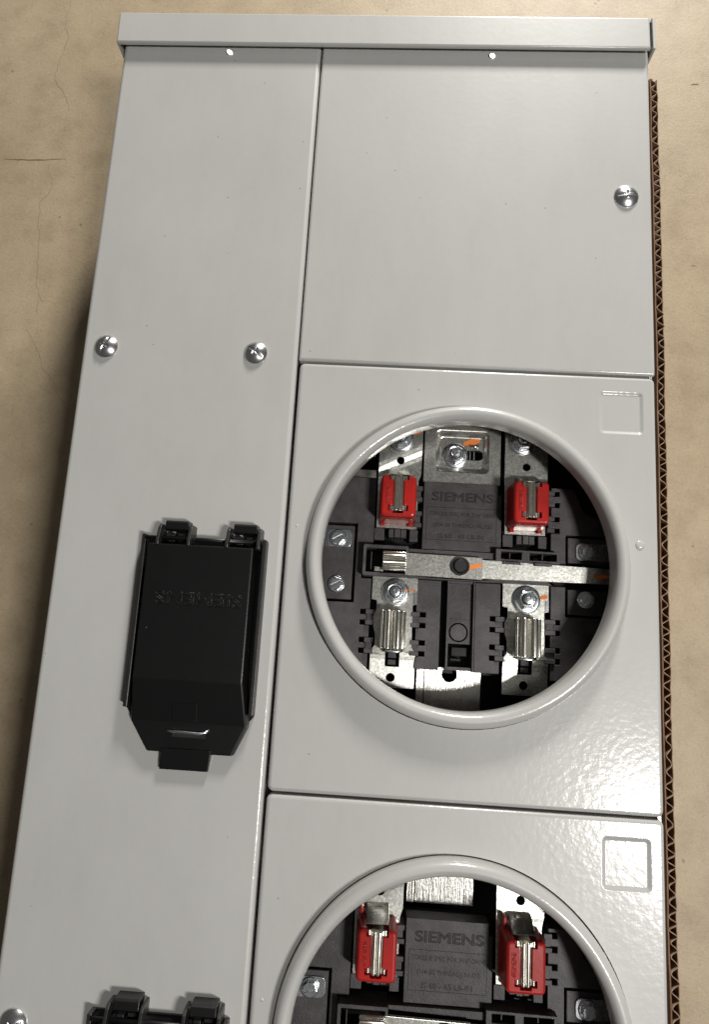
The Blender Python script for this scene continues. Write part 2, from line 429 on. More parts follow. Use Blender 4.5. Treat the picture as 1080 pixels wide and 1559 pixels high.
def glint_facet(x, y, tx, ty, z0, parent):
    # added bright facet, tilted to make a glint just below the end cap
    bm = NB(); A = circ(x, y, 1.0, 14); A = [(x + (px - x) * 1.7, y + (py - y) * 1.0) for px, py in A]
    lo = loop(bm, A, z0 - 0.4); hi = loop(bm, [(px, py, z0 + 1.5 - tx * (px - x) - ty * (py - y)) for px, py in A])
    bridge(bm, lo, hi); bm.faces.new(hi); bmesh.ops.recalc_face_normals(bm, faces=bm.faces[:])
    return obj('glint_facet', bm, SPOT, parent)
glint_facet(70.6, 208.8, 0.45, -0.73, 0.6, left); glint_facet(240.2, 211.6, 0.20, -0.73, 0.5, blank)

# top end cap: a channel that overlaps the covers
LA = math.radians(0.95)
bm = NB()
k = 5; x0, x1, y0, y1 = -3.2, 338.9, 210.6, 233.4; zt = 6.2
loops = []
for i in range(k + 1):
    t = math.radians(90 * i / k); ins = 1.4 * (1 - math.sin(t)); z = zt - 1.4 * (1 - math.cos(t))
    loops.append(loop(bm, rrect(x0 + ins, x1 - ins, y0 + ins * 0.8, y1 - ins, 0.5, 2), z))
for a, b in zip(loops, loops[1:]): bridge(bm, b, a, True)
fill(bm, [loops[0]], True)
lowl = loop(bm, rrect(x0, x1, y0, y1, 0.5, 2), zt - 2.4); bridge(bm, lowl, loops[-1]); fill(bm, [lowl], False)
box(bm, x0, x0 + 1.4, y0 + 0.5, y1 - 1.4, -70, zt - 2.4)
box(bm, x0, x1 + 3.0, y1 - 1.4, y1, -90, zt - 2.4)
def spin(bm):
    for v in bm.verts:
        dx, dy = v.co.x - x0, v.co.y - y0
        v.co.x = x0 + dx * math.cos(LA) - dy * math.sin(LA); v.co.y = y0 + dx * math.sin(LA) + dy * math.cos(LA)
spin(bm); bmesh.ops.recalc_face_normals(bm, faces=bm.faces[:])
cap = obj('end_cap', bm, PAINT, panel)
bm = NB(); box(bm, x1 + 1.3, x1 + 3.1, y0 - 0.3, y1 + 0.2, -70, zt - 0.1); spin(bm)
obj('folded_end', bm, PAINT, cap, bevel=0.5)

# ------------------------------------------------------------------ breaker doors (black plastic flaps)
def breaker_door():
    bm = NB()
    secs = [(-114.6, 57.6, 115.6, 14.0), (-186.2, 57.4, 115.9, 14.0), (-209.0, 56.6, 118.6, 6.6), (-224.6, 66.4, 111.6, 4.8)]
    rows = []
    for y, a, b, z in secs:
        rows.append([bm.verts.new((a - 0.9, y, 1.6)), bm.verts.new((a, y, z)), bm.verts.new((b, y, z)), bm.verts.new((b + 1.2, y, 1.6))])
    for r, s in zip(rows, rows[1:]): bridge(bm, r, s)
    bm.faces.new(rows[0]); bm.faces.new(rows[-1][::-1]); bmesh.ops.recalc_face_normals(bm, faces=bm.faces[:])
    d = obj('breaker_door', bm, DOORM, panel, bevel=0.7, seg=2, angle=15)
    bm = NB()
    prism(bm, [(51.8, -109.2), (51.8, -203), (56.5, -209.5), (117.4, -209.5), (121.9, -203.6), (121.9, -109.2)], 0.7, 2.2)
    obj('base_plate', bm, BLACK, d, bevel=0.3)
    for xa, xb, ya in ((51.8, 54.3, -202.4), (119.5, 121.9, -203.2)):
        bm = NB(); box(bm, xa, xb, ya, -108.9, 2.0, 8.4); obj('side_rail', bm, RAILP, d, bevel=0.5)
    for xc in (71.2, 109.6):
        bm = NB()
        pts = [(-100.8, 0.8), (-100.8, 8.6), (-101.8, 9.6), (-105.6, 9.8), (-106.6, 8.6), (-106.6, 5.0), (-104.4, 0.8)]
        A = [bm.verts.new((xc - 6.4, y, z)) for y, z in pts]; B = [bm.verts.new((xc + 6.6, y, z)) for y, z in pts]
        bridge(bm, A, B); bm.faces.new(A); bm.faces.new(B[::-1]); bmesh.ops.recalc_face_normals(bm, faces=bm.faces[:])
        hg = obj('hinge', bm, DOORM, d, bevel=0.3)
        bm = NB(); box(bm, xc - 4.5, xc - 1.0, -112.5, -108.0, 3, 8.0); box(bm, xc + 0.5, xc + 5.5, -112.0, -107.6, 3, 7.0); obj('hinge_spring', bm, RAILP, d, bevel=0.3)
        for xa, xb in ((xc - 9.6, xc - 7.9), (xc + 7.6, xc + 9.3)):
            bm = NB()
            pts = [(-103.0, 0.8), (-103.0, 9.0), (-105.0, 11.6), (-113.0, 14.6), (-115.2, 14.2), (-115.2, 0.8)]
            A = [bm.verts.new((xa, y, z)) for y, z in pts]; B = [bm.verts.new((xb, y, z)) for y, z in pts]
            bridge(bm, A, B); bm.faces.new(A); bm.faces.new(B[::-1]); bmesh.ops.recalc_face_normals(bm, faces=bm.faces[:])
            obj('hinge_cheek', bm, RAILP, d, bevel=0.3)
    bm = NB(); tube(bm, [(54, -110.8, 8.5), (120, -110.8, 8.5)], 1.2); obj('hinge_pin', bm, BLACK, d)
    text('lettering', 'SIEMENS', (64.6, 111.8, -147.3, -140.2), 14.0, d, DOORM, ext=1.4, rot=180, outline=0.22)
    bm = NB(); pr = [bm.verts.new(p) for p in ((78.5, -207.2, 7.4), (92.5, -207.2, 7.4), (92.5, -199.0, 10.1), (78.5, -199.0, 10.1))]
    bm2 = NB()
    bm.free()
    A = [(78.5, -208.0, 7.0), (92.8, -208.0, 7.0), (92.8, -198.5, 10.1), (78.5, -198.5, 10.1)]
    va = [bm2.verts.new((x, y, z - 0.5)) for x, y, z in A]; vb = [bm2.verts.new((x + (0.5 if i in (0, 3) else -0.5), y, z + 0.45)) for i, (x, y, z) in enumerate(A)]
    bridge(bm2, va, vb); bm2.faces.new(vb); bm2.faces.new(va[::-1]); bmesh.ops.recalc_face_normals(bm2, faces=bm2.faces[:])
    obj('raised_pad', bm2, DOORM, d, bevel=0.2)
    bm = NB(); box(bm, 79.5, 97.5, -216.4, -214.2, 4, 6.32); obj('slot_shade', bm, INK, d)  # dark strip standing proud, coloured for the shade inside the hasp slot
    bm = NB(); tube(bm, [(76.2, -213.3, 6.5), (80, -213.5, 7.6), (86, -213.4, 8.0), (91, -213.7, 7.9), (94.5, -213.8, 7.6), (97.2, -213.2, 7.0), (99.2, -212.0, 6.2)], 0.75)
    obj('hasp_wire', bm, ZINC, d)
    bm = NB()
    A = [(74.4, -222.5), (100.8, -222.5), (99.6, -233.6), (73.4, -233.6)]
    va = [bm.verts.new((x, y, 0.8)) for x, y in A]; vb = [bm.verts.new((x, y, z)) for (x, y), z in zip(A, (6.2, 6.2, 3.4, 3.4))]
    bridge(bm, va, vb); bm.faces.new(vb); bm.faces.new(va[::-1]); bmesh.ops.recalc_face_normals(bm, faces=bm.faces[:])
    obj('pull_tab', bm, DOORM, d, bevel=0.4)
    return d
door = breaker_door()
door['label'] = 'closed black plastic breaker door between the two upper screws and the bottom edge'
door2 = dup(door, panel, 0, -240.5)
door2['label'] = 'black breaker door of which only the hinges show at the bottom edge'

# ------------------------------------------------------------------ meter blocks (local mm about the ring's centre)
def shift(bm, dx=MX, dy=MY):
    for v in bm.verts: v.co.x += dx; v.co.y += dy
def hooks(x, dx, ys, h=3.0):
    """notch outline along a vertical edge at x, cut dx into the panel; ys descending tops"""
    return [(x, dx, y, h) for y in ys]
def panel_poly(x0, x1, y0, y1, ln=(), rn=()):
    """rectangle with rectangular notches on its left (ln) and right (rn) edges: lists of (y_low, y_high, depth)"""
    p = [(x0, y0), (x1, y0)]
    for a, b, d in sorted(rn): p += [(x1, a), (x1 - d, a), (x1 - d, b), (x1, b)]
    p += [(x1, y1), (x0, y1)]
    for a, b, d in sorted(ln, reverse=True): p += [(x0, b), (x0 + d, b), (x0 + d, a), (x0, a)]
    return p
LOW = [(-31.2, -28.2), (-37.4, -34.4), (-47.4, -44.4), (-53.6, -50.6)]
UPP = [(22.6, 25.6), (29.6, 32.6), (38.2, 41.2), (45.0, 48.0)]
def meter_block(cy, first):
    O = lambda name, bm, mat, parent, **k: (shift(bm, MX, cy), obj(name, bm, mat, parent, **k))[1]
    T = lambda body, r, z, par, mat, **k: text('lettering', body, (r[0] + MX, r[1] + MX, r[2] + cy, r[3] + cy), z, par, mat, **k)
    # --- moulded base: back slab, coloured black for shade in the recesses, and raised panels
    zt = -23.0
    bm = NB(); box(bm, -95, 95, -62.5, 49.5, -42, -35); blk = O('meter_block', bm, BLACK, panel)
    def raised(name, poly, top_z):
        bm = NB(); prism(bm, poly, -34.8, top_z); return O(name, bm, BLOCK, blk, bevel=0.35, seg=2)
    left_p = [(-95, -63), (-52.4, -63)]
    for a, b in sorted(LOW): left_p += [(-52.4, a), (-58, a), (-58, b), (-52.4, b)]
    left_p += [(-52.4, -10), (-58.5, -10), (-58.5, 10), (-52.4, 10), (-52.4, 51), (-95, 51), (-95, 22.4), (-62.3, 22.4), (-62.3, -24.8), (-95, -24.8)]
    raised('side_panel', left_p, zt)
    right_p = [(52.6, -63), (95, -63), (95, -26.2), (61.2, -26.2), (61.2, -8.8), (52.6, -8.8)]
    for a, b in sorted(LOW, reverse=True): right_p += [(52.6, b), (58.2, b), (58.2, a), (52.6, a)]
    raised('side_panel', right_p, zt)
    right_u = [(52.6, 4), (61.2, 4), (61.2, 21.8), (95, 21.8), (95, 26), (72, 36), (66, 50), (52.6, 50)]
    for a, b in sorted(UPP, reverse=True): right_u += [(52.6, b), (57.6, b), (57.6, a), (52.6, a)]
    raised('side_panel', right_u, zt)
    raised('label_panel', [(-23.6, 8.6), (23.2, 8.6), (23.2, 44), (21.2, 44), (21.2, 50), (-23.6, 50)], zt)
    raised('rib_panel', panel_poly(-25.2, -11.2, -60.6, -9.2, ln=[(a, b, 5.6) for a, b in LOW]), zt)
    raised('rib_panel', panel_poly(8.8, 23.4, -60.8, -9.2, rn=[(a, b, 5.8) for a, b in LOW]), zt + 0.8)
    raised('channel_lip', [(7.6, -60.6), (8.7, -60.6), (8.7, -8.8), (7.6, -8.8)], -21.6)
    for x0_, x1_, y0_, y1_ in ((-95, -63.9, -23.2, 20.8), (62.6, 95, 5.4, 20.4), (62.6, 95, -24.8, -10.2)):
        raised('mount_plate', [(x0_, y0_), (x1_, y0_), (x1_, y1_), (x0_, y1_)], -23.5)
    # --- channel slide between the lower jaws
    bm = NB(); zc = -24.5
    ringc = circ(-0.2, -38.6, 5.6, 28)
    prism(bm, [(-6.9, -9), (-6.9, -45.2), (7.2, -45.2), (7.2, -9)], -34, zc, holes=[ringc])
    prism(bm, circ(-0.2, -38.6, 4.8, 28), -34, zc - 0.2)
    box(bm, -7.4, -6.2, -60.2, -8.6, -34, -22.4); box(bm, -6.2, 7.2, -60.2, -58.4, -34, -22.4)
    box(bm, -6.2, 7.2, -31.2, -30.8, -34, zc + 0.25); box(bm, -6.2, 7.2, -10.4, -8.8, -34, -22.0)
    O('centre_slide', bm, BLOCK, blk, bevel=0.25)
    bm = NB(); box(bm, -3.8, 5.2, -52.2, -47.0, -34, -26.2); box(bm, -4.2, 2.0, -55.2, -53.4, -34, -28); O('slide_clip', bm, BLACK, blk, bevel=0.4)
    # --- plastic side clips beside the jaws
    def clips(xa, xb, ys, dz=1.6):
        for i, (a, b) in enumerate(ys):
            bm = NB(); box(bm, xa, xb, a + 0.2, b - 0.2, -34, zt + dz)
            if i % 2 == 0 and abs(xb - xa) > 1: box(bm, xa + 0.8, xb - 0.8, b - 0.2, ys[i + 1][0] + 0.2, -34, zt + dz - 1.1)
            O('side_clip', bm, BLOCK, blk, bevel=0.25)
    clips(-54.8, -49.6, LOW); clips(-28.2, -23.2, LOW); clips(20.6, 26.0, LOW); clips(49.0, 55.2, LOW); clips(50.0, 54.4, UPP); clips(-29.0, -24.4, [(a - 1, b - 1) for a, b in UPP])
    # --- engraved plate
    T('SIEMENS', (-18.6, 18.5, 38.6, 44.3), zt, blk, INK, ext=0.35, outline=0.3)
    bm = NB()
    for x0_, x1_, y0_, y1_ in ((-21.6, 20.4, 34.7, 35.0), (-21.6, 20.4, 14.9, 15.2), (-21.6, -21.3, 15.2, 34.7), (20.1, 20.4, 15.2, 34.7)): box(bm, x0_, x1_, y0_, y1_, -23.5, zt + 0.06)
    O('label_border', bm, INK, blk)
    T('TORQUE SPEC FOR 7/16" DRIVE', (-20.2, 19.8, 29.4, 32.3), zt, blk, INK, ext=0.07, thin=0.07)
    T('(1/4-20 THREAD) NUTS', (-16.8, 16.8, 22.4, 25.4), zt, blk, INK, ext=0.07, thin=0.07)
    T('IS 60 - 65 LB-IN', (-14.2, 12.8, 16.3, 19.1), zt, blk, INK, ext=0.07, thin=0.07)
    # --- jaws
    def jaw(x, yc, wd, ln, zb, ztop, along='y'):
        bm = NB(); prof = []; h = wd / 2; r = h * 0.46
        half = [(h, zb), (h, ztop - r - 0.9)]
        for i in range(1, 6):
            t = math.radians(34 * i); half.append((h - 0.16 * h + 0.16 * h * math.cos(t), ztop - r - 0.9 + 0.16 * h * math.sin(t)))
        hh = h; h = h * 0.72; r = h * 0.48
        for i in range(0, 9):
            t = math.radians(180 * i / 8.0 * 0.86); half.append((h - r + r * math.cos(t), ztop - r + r * math.sin(t)))
        half.append((0.35, ztop - r * 1.5))
        full = [(-a, z) for a, z in half] + half[::-1]
        rows = []
        for s, sc in ((-ln / 2, 0.94), (-ln / 2 + 0.5, 1), (ln / 2 - 0.5, 1), (ln / 2, 0.94)):
            rows.append([bm.verts.new((x + a * sc, yc + s, z) if along == 'y' else (x + s, yc - a * sc, z)) for a, z in full])
        for a, b in zip(rows, rows[1:]): bridge(bm, a, b, True, closed=False)
        bm.faces.new(rows[0]); bm.faces.new(rows[-1][::-1])
        bmesh.ops.recalc_face_normals(bm, faces=bm.faces[:])
        return bm
    def plate(poly, holes, z1, th=1.6, bends=()):
        bm = NB(); prism(bm, poly, z1 - th, z1, holes)
        for (px, py, nx, ny, wdt, dz) in bends:
            nn = Vector((nx, ny, 0)).normalized()
            for s in (-wdt / 2, -wdt / 6, wdt / 6, wdt / 2):
                bmesh.ops.bisect_plane(bm, geom=bm.verts[:] + bm.edges[:] + bm.faces[:], plane_co=Vector((px, py, 0)) + nn * s, plane_no=nn)
            for v in bm.verts:
                u = ((v.co - Vector((px, py, v.co.z))).dot(nn)) / wdt + 0.5
                u = min(1, max(0, u)); v.co.z += dz * u * u * (3 - 2 * u)
        return bm
    def nut(x, y, z, par, a=0.3, s=1.0):
        bm = NB(); revolve(bm, [(8.1 * s, z), (8.3 * s, z + 0.5), (7.9 * s, z + 1.0), (6.4 * s, z + 1.25)], x, y, 36, True, True)
        n_ = O('flange_nut', bm, ZINC, par)
        bm = NB(); A = loop(bm, circ(x, y, 6.6 * s, 6, a), z + 1.2); B = loop(bm, circ(x, y, 5.5 * s, 6, a), z + 5.4)
        bridge(bm, A, B); C_ = loop(bm, circ(x, y, 3.5 * s, 24, a), z + 5.5); D_ = loop(bm, circ(x, y, 4.5 * s, 24, a), z + 5.9)
        E_ = []
        for i in range(24):
            t = a + 2 * math.pi * i / 24; ph = ((t - a) % (math.pi / 3)) - math.pi / 6
            rr = 5.5 * s * math.cos(math.pi / 6) / math.cos(ph); E_.append(bm.verts.new((x + rr * math.cos(t), y + rr * math.sin(t), z + 5.4)))
        bridge(bm, E_, D_); bridge(bm, D_, C_); G_ = loop(bm, circ(x, y, 3.2 * s, 24, a), z + 3.6); bridge(bm, C_, G_)
        bmesh.ops.recalc_face_normals(bm, faces=bm.faces[:])
        shift(bm, MX, cy); o1 = obj('flange_nut', bm, ZINC, par)
        bm = NB(); revolve(bm, [(3.0 * s, z), (3.0 * s, z + 7.4), (2.5 * s, z + 8.4), (1.3 * s, z + 8.6), (1.0 * s, z + 8.0)], x, y, 24, False, True)
        bmesh.ops.recalc_face_normals(bm, faces=bm.faces[:]); O('stud', bm, ZINC, par)
    def smear(x0_, y0_, x1_, y1_, wd, z, par):
        bm = NB(); L_ = []; R_ = []; n = 9
        d = Vector((x1_ - x0_, y1_ - y0_)); nv = Vector((-d.y, d.x)).normalized()
        for i in range(n):
            t = i / (n - 1); ww = 1.3 * wd * (0.35 + 0.65 * math.sin(math.pi * min(0.97, 0.12 + t * 0.85))) * random.uniform(0.75, 1.15)
            c = Vector((x0_, y0_)) + d * t + nv * random.uniform(-0.25, 0.25)
            L_.append((c.x + nv.x * ww, c.y + nv.y * ww)); R_.append((c.x - nv.x * ww, c.y - nv.y * ww))
        prism(bm, L_ + R_[::-1], z - 0.3, z + 0.07); O('paint_mark', bm, ORANGE, par)
    # lower jaws with their stabs
    for x in (-38.3, 38.0):
        m = 1
        xl, xr_ = x - 13.3, x + 13.4
        poly = [(x - 12.6, -72.0), (x + 13.6, -72.2), (x + 13.6, -52.2), (x + 11.2, -49.0), (x + 10.9, -24.6), (x + 13.3, -24.0), (x + 13.3, -8.8), (x - 13.3, -8.8), (x - 13.3, -22.2),
                (x - 10.3, -22.8), (x - 10.3, -28), (x - 12.0, -32), (x - 11.6, -38), (x - 10.4, -42), (x - 10.4, -48.6), (x - 12.6, -52)]
        sq = [(x - 3.8, -60.2), (x + 4.4, -60.2), (x + 4.4, -51.6), (x - 3.8, -51.6)]
        bm = plate(poly, [sq, circ(x - 0.2, -66.4, 2.5, 20)], -22.0, bends=[(x, -55, 0, -1, 7, -0.9)])
        for v in bm.verts:
            if v.co.y < -52: v.co.z -= (-52 - v.co.y) * 0.07 + (v.co.x - x) * 0.05
        st = O('stab_plate', bm, TIN, blk, bevel=0.2, seg=1)
        bm = jaw(x - 0.5, -39.4, 14.6, 21.4, -22.2, -7.6); O('jaw', bm, JAWM, blk)
        bm = NB(); tube(bm, [(x - 5.5, -51.0, -20), (x - 2, -51.6, -19), (x + 3, -51.6, -19), (x + 6, -50.6, -20)], 0.9); O('jaw_spring', bm, ZINC, blk)
        bm = NB(); box(bm, x - 2.2, x + 2.4, -59.2, -56.2, -36, -23.6); box(bm, x - 2.2, x + 2.4, -55.4, -52.4, -36, -22.8); O('jaw_clip', bm, BLOCK, blk, bevel=0.3)
        bm = NB(); box(bm, x + 11.4, x + 13.2, -24.2, -17.6, -22.1, -21.2); O('edge_tab', bm, ZINC, blk)
        nut(x + 0.2, -17.6, -22.0, blk, a=0.35 if x < 0 else 0.1)
        if x < 0: smear(x + 9.4, -15.6, x + 10.9, -15.4, 0.9, -22.0, blk); smear(x + 5.4, -16.0, x + 7.4, -15.8, 0.7, -20.6, blk)
        else: smear(x + 8.6, -16.0, x + 12.6, -15.2, 1.1, -22.0, blk)
    # upper jaws with red shields
    for x in (-39.2, 37.2):
        poly = [(x - 12.0, 20.6), (x + 12.2, 20.6), (x + 12.2, 50.0), (x + 13.6, 54.5), (x + 13.8, 92), (x - 12.4, 92), (x - 12.4, 50)]
        bm = plate(poly, [circ(x + 0.8, 62.4, 2.3, 20)], -23.4, bends=[(x + 1, 62, -0.46, 1, 8, 1.3)] if x < 0 else [(x, 53, 0, 1, 5, -0.8)])
        O('stab_plate', bm, TIN, blk, bevel=0.2, seg=1)
        bm = NB()
        def shield(ins, low=0.0):
            p = []
            for cx_, cy_, a0 in ((7.6, 27.0, -90), (7.6, 47.0, 0), (-7.6, 47.0, 90), (-7.6, 27.0, 180)):
                arc = []
                for i_ in range(6):
                    t = math.radians(a0 + 18 * i_); rr_ = 2.8 - ins + low; arc.append((cx_ + rr_ * math.cos(t), cy_ + rr_ * math.sin(t)))
                if a0 == 90: p += [(5.8, 49.8 - ins), (5.8, 46.2), (3.3, 46.2), (3.3, 31.4), (5.8, 31.4), (5.8, 28.0), (3.0, 28.0), (3.0, 26.6), (-3.0, 26.6), (-3.0, 28.0),
                                   (-5.8, 28.0), (-5.8, 31.4), (-3.3, 31.4), (-3.3, 46.2), (-5.8, 46.2), (-5.8, 49.8 - ins)]
                p += arc
            return [(x + a_, b_) for a_, b_ in p]
        ls = [loop(bm, shield(i_, l_), z_) for i_, l_, z_ in ((0, 0.9, -22.6), (0, 0.0, -9.0), (0.15, 0, -7.2), (0.55, 0, -6.0), (1.1, 0, -5.3), (1.9, 0, -5.0))]
        for a_, b_ in zip(ls, ls[1:]): bridge(bm, a_, b_, False)
        fill(bm, [ls[-1]], True); bmesh.ops.recalc_face_normals(bm, faces=bm.faces[:])
        rs = O('red_shield', bm, RED, blk)
        text('lettering', 'SIEMENS', (x - 6.9 + MX, x - 4.9 + MX, 33.0 + cy, 44.5 + cy), -5.0, rs, RED, ext=0.22, rot=90) if False else None
        T('SIEMENS', (x - 7.4, x - 5.0, 32.6, 44.0), -5.0, blk, RED, ext=0.8, rot=90, outline=0.45)
        for sx in (-1, 1):
            bm = NB(); box(bm, x + sx * 8.2 - 1.4, x + sx * 8.2 + 1.4, 21.6, 24.4, -22.8, -20.5); O('shield_foot', bm, RED, blk, bevel=0.6)
            if sx > 0 or first: continue
            bm = NB(); box(bm, x + sx * 8.6 - 0.9, x + sx * 8.6 + 0.9, 49.0, 56.0, -22.5, -17.8); O('shield_leg', bm, RED, blk, bevel=0.5)
        bm = jaw(x, 38.4, 6.4, 20.6, -22.6, -4.8); O('jaw', bm, JAWM, blk)
        for y0_, y1_ in ((28.6, 31.2), (46.4, 49.0)):
            for sx in (-1, 1):
                bm = NB(); pr = None; n = 8
                for i in range(n + 1):
                    t = math.radians(180 * i / n); xx = x + sx * (4.2 + 1.45 * math.cos(t)); zz = -8.2 + 1.9 * math.sin(t)
                    ln_ = [bm.verts.new((xx, y0_, zz)), bm.verts.new((xx, y1_, zz))]
                    if pr: bm.faces.new((pr[0], pr[1], ln_[1], ln_[0])).smooth = True
                    pr = ln_
                bmesh.ops.recalc_face_normals(bm, faces=bm.faces[:])
                for f in bm.faces:
                    pass
                O('jaw_tab', bm, JAWM, blk)
        # sloping strap behind the jaw
        bm = NB()
        A = [(49.6, -11.0), (50.6, -9.8), (55.4, -20.0), (56.8, -23.4), (55.2, -23.4), (54.0, -20.4)]
        va = [bm.verts.new((x - 6.0, y, z)) for y, z in A]; vb = [bm.verts.new((x + 6.0, y, z)) for y, z in A]
        bridge(bm, va, vb); bm.faces.new(va); bm.faces.new(vb[::-1]); bmesh.ops.recalc_face_normals(bm, faces=bm.faces[:])
        O('jaw_strap', bm, JAWM, blk, bevel=0.3)
        # clip below the shield
        for xa, xb, za in ((-4.4, -1.2, -25.5), (-0.9, 2.6, -24.2), (2.9, 6.2, -25.0)):
            bm = NB(); box(bm, x + xa, x + xb, 15.4, 20.4, -36, za); O('jaw_clip', bm, BLOCK, blk, bevel=0.3)
        for xa, xb in ((-13.0, -7.0), (8.0, 13.0)):
            bm = NB(); box(bm, x + xa, x + xb, 13.2, 20.4, -36, -23.6); O('clip_post', bm, BLOCK, blk, bevel=0.3)
        nut(x + (0.2 if x < 0 else -2.6), 75.6 if x < 0 else 78.0, -22.1 if x < 0 else -24.2, blk, a=0.2, s=0.96)
        if x < 0: smear(x + 7.0, 80.6, x + 13.0, 81.8, 1.3, -22.1, blk)
    # --- bypass bar and its housing
    bm = NB()
    prism(bm, rrect(-58.0, -31.6, -9.0, 9.2, 0.8, 2), -32, -15.6, holes=[rrect(-56.2, -33.0, -7.0, 7.2, 0.4, 2)])
    box(bm, -53.4, -52.8, -5, 5.4, -32, -18.5)
    prism(bm, [(-31.4, 8.4), (-31.4, 6.2), (19.6, 4.4), (19.6, 8.4)], -32, -20.2)
    prism(bm, [(-31.4, -9.0), (-31.4, -7.2), (-20, -8.0), (-8, -8.3), (10, -8.3), (24, -6.8), (50, -6.8), (52.4, -9.0)], -32, -18.4)
    prism(bm, [(19.4, 10.8), (19.4, 3.4), (56.4, 3.4), (56.4, 10.4)], -32, -17.2, holes=[rrect(22.4, 34.4, 5.0, 9.4, 0.3, 2), rrect(39.0, 54.6, 5.0, 9.2, 0.3, 2)])
    box(bm, 27.6, 28.3, 5.0, 9.4, -30, -20); box(bm, 46.6, 47.3, 5.0, 9.2, -30, -20)
    box(bm, 23.4, 33.4, 1.8, 3.4, -20, -15.0); box(bm, 41.4, 51.4, 1.6, 3.4, -20, -15.0)
    hs = O('bar_housing', bm, BLOCK, blk, bevel=0.3)
    bm = NB(); prism(bm, [(-33.2, -7.6), (11.6, -8.1), (11.6, 4.6), (-33.2, 5.2)], -17.6, -15.2); box(bm, -51, -46, -6.2, -3.6, -20, -17); O('bypass_strap', bm, TIN, blk, bevel=0.25)
    bm = NB(); prism(bm, [(9.0, -7.4), (95, -6.4), (95, 2.2), (9.0, 3.6)], -18.4, -16.2)
    for v in bm.verts: v.co.z += (v.co.y - 3) * 0.03 - (v.co.x - 9) * 0.012
    O('bypass_bar', bm, TIN, blk, bevel=0.25)
    bm = jaw(-39.6, 0.0, 11.4, 13.6, -20, -10.8, along='x'); O('bypass_jaw', bm, JAWM, blk)
    bm = NB(); revolve(bm, [(5.4, -15.4), (5.4, -13.6), (5.0, -13.2), (4.3, -13.2), (4.1, -14.8), (3.9, -14.8), (3.8, -11.8), (3.3, -11.3)], -1.5, -1.0, 32, False, True); bmesh.ops.recalc_face_normals(bm, faces=bm.faces[:]); O('rivet', bm, RAILP, blk)
    smear(3.6, -1.5, 11.2, 0.6, 1.15, -15.2 if False else -15.18, blk)
    smear(76, -2.4, 84, -2.2, 1.2, -16.18, blk)
    # --- mounting screws
    for i, (x, y, tab) in enumerate(((-73.6, 12.8, True), (-73.0, -14.4, False), (73.6, 12.2, True), (73.0, -15.6, False))):
        if tab:
            bm = NB(); prism(bm, rrect(x - 12, x + 8.2, y - 5.0, y + 5.2, 3.0) if x < 0 else rrect(x - 6.4, x + 14, y - 5, y + 5.2, 3.0), -24, -22.6); O('mounting_tab', bm, ZINC, blk, bevel=0.3)
        zb = -22.6 if tab else -23.5
        bm = NB(); revolve(bm, [(5.0, zb), (5.1, zb + 0.7), (4.6, zb + 1.0)], x, y, 28, True, True); O('slotted_screw', bm, ZINC, blk)
        bm = NB(); a = 0.5 if x < 0 else 1.1
        h6 = circ(x, y, 4.2, 6, a + 0.3); prism(bm, h6, zb + 0.8, zb + 2.4); 
        u = Vector((math.cos(a), math.sin(a))); v_ = Vector((-u.y, u.x))
        for sgn in (1, -1):
            pts = []
            for k_ in range(9):
                ph = math.asin(0.16) + (math.pi - 2 * math.asin(0.16)) * k_ / 8
                pts.append((x + 3.5 * (u.x * math.cos(ph) + v_.x * sgn * math.sin(ph)), y + 3.5 * (u.y * math.cos(ph) + v_.y * sgn * math.sin(ph))))
            prism(bm, pts if sgn > 0 else pts[::-1], zb + 2.4, zb + 3.3)
        O('slotted_screw', bm, ZINC, blk, bevel=0.25)
    bm = NB(); box(bm, -68, -52.6, 51.6, 57, -34, -27.5); O('side_bracket', bm, TIN, blk, bevel=0.4)
    # --- pressed neutral strap at the top centre, upper block only
    if first:
        bm = NB(); L = []
        for q, (a, b, c, d, z, r) in enumerate(((-24.0, 22.6, 50.8, 94, -26.8, 0.6), (-17.4, 15.8, 57.6, 84.6, -26.8, 3.0), (-16.7, 15.1, 58.3, 83.9, -27.1, 2.8), (-15.6, 14.0, 59.5, 82.7, -28.8, 2.4), (-14.6, 13.0, 60.6, 81.6, -30.5, 2.2), (-13.9, 12.3, 61.4, 80.8, -30.9, 2.0))):
            L.append(loop(bm, rrect(a, b, c, d, r, 4), z))
        for q, (a, b) in enumerate(zip(L, L[1:])): bridge(bm, a, b, q > 0)
        hole = loop(bm, stadium(7.0, 70.0, 2.6, 3.2), -30.9); hl = loop(bm, stadium(7.0, 70.0, 2.6, 3.2), -34); bridge(bm, hole, hl)
        fill(bm, [L[-1], hole], True); lo = loop(bm, rrect(-24.0, 22.6, 50.8, 94, 0.6, 4), -34); bridge(bm, L[0], lo)
        bmesh.ops.recalc_face_normals(bm, faces=bm.faces[:])
        ns = O('neutral_strap', bm, TIN, blk)
        nut(-5.0, 69.4, -30.9, blk, a=0.5, s=0.98)
        bm = NB(); box(bm, 4.2, 4.9, 67.2, 72.6, -34, -31.2); box(bm, 6.6, 7.3, 67.2, 72.6, -34, -31.2); tube(bm, [(7, 74.2, -30.6), (7, 76.6, -29.6)], 2.4, 10); O('neutral_bolt', bm, ZINC, blk)
        smear(0.2, 76.8, 10.4, 80.2, 1.5, -30.9, blk)
    return blk
blk1 = meter_block(MY, True)
blk1['label'] = 'meter socket block with the neutral strap nut showing above its engraved plate'
blk2 = meter_block(MY - PITCH, False)
blk2['label'] = 'meter socket block cut off by the bottom edge'
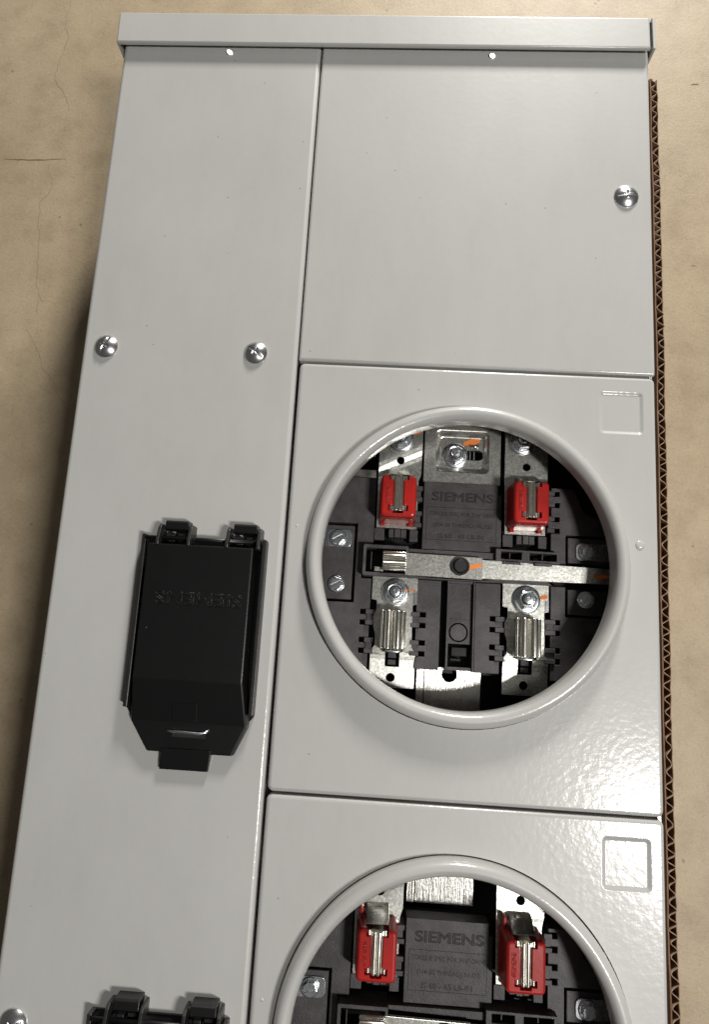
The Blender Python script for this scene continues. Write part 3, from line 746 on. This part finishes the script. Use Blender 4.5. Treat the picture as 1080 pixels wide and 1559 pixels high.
# steel rail that carries the blocks
bm = NB(); y_a, y_b = MY - 59, MY - 190
prism(bm, [(MX - 18.4, y_b), (MX + 14.4, y_b), (MX + 14.4, y_a), (MX - 18.4, y_a)], -31.6, -30.0, holes=[stadium(MX - 4.0, MY - 63.0, 0.01, 4.4)])
box(bm, MX - 23.2, MX - 18.9, y_b, y_a, -31.8, -29.4)
for i in range(1, 14):
    bmesh.ops.bisect_plane(bm, geom=bm.verts[:] + bm.edges[:] + bm.faces[:], plane_co=(0, y_a + (y_b - y_a) * i / 14, 0), plane_no=(0, 1, 0))
for v in bm.verts: v.co.z += 0.075 * (v.co.y - y_a)
obj('mounting_rail', bm, RAILM, panel, bevel=0.4)

# ------------------------------------------------------------------ corrugated cardboard standing along the right side
card = empty('cardboard_sheet', (344, -140, -DZ))
card['label'] = 'brown corrugated cardboard sheet standing on edge along the right side of the panel'
card['category'] = 'cardboard'
ya, yb = 208.5, -470.0
def wall(pts, th, z0, z1, name, mat, bev=0):
    bm = NB(); L = []; R = []
    for i, p in enumerate(pts):
        a = Vector(pts[max(i - 1, 0)]); b = Vector(pts[min(i + 1, len(pts) - 1)]); d = (b - a).normalized(); n = Vector((-d.y, d.x)) * th / 2
        L.append((p[0] + n.x, p[1] + n.y)); R.append((p[0] - n.x, p[1] - n.y))
    vt = [(bm.verts.new((*l, z1(l[1]))), bm.verts.new((*r, z1(r[1])))) for l, r in zip(L, R)]
    vb = [(bm.verts.new((*l, z0)), bm.verts.new((*r, z0))) for l, r in zip(L, R)]
    for i in range(len(pts) - 1):
        bm.faces.new((vt[i][0], vt[i][1], vt[i + 1][1], vt[i + 1][0]))
        bm.faces.new((vt[i][0], vt[i + 1][0], vb[i + 1][0], vb[i][0])); bm.faces.new((vt[i][1], vb[i][1], vb[i + 1][1], vt[i + 1][1]))
    bmesh.ops.recalc_face_normals(bm, faces=bm.faces[:])
    return obj(name, bm, mat, card)
def top(y): return -4.0 - 22 * max(0, (y - 203.0) / 6.0) ** 2 + 0.25 * math.sin(y * 0.11) + 0.15 * math.sin(y * 0.37)
def wob(y): return 0.35 * math.sin(y * 0.013 + 1.0) + 0.12 * math.sin(y * 0.07)
N = 150
wall([(342.0 + wob(ya + (yb - ya) * i / N), ya + (yb - ya) * i / N) for i in range(N + 1)], 0.7, -DZ + 0.4, top, 'inner_liner', CARD)
wall([(346.5 + wob(ya + (yb - ya) * i / N), ya + (yb - ya) * i / N) for i in range(N + 1)], 0.35, -DZ + 0.4, lambda y: top(y) - 1.0 + 0.5 * math.sin(y * 0.9), 'outer_liner', CARD)
pts = []; y = ya - 0.5; ph = 0.0
while y > yb:
    pts.append((344.25 + wob(y) + (1.8 + 0.25 * math.sin(y * 0.21) - 0.5 * max(0, math.sin(y * 0.033 + 2)) ** 6) * math.sin(ph) + 0.3 * math.sin(y * 0.057), y)); y -= 0.55; ph += 2 * math.pi * 0.55 / (7.2 + 0.7 * math.sin(y * 0.05) + 0.8 * math.sin(y * 0.173))
wall(pts, 0.42, -DZ + 0.4, lambda y: top(y) + 0.1 + 0.25 * math.sin(y * 1.7), 'flute', FLUTE)
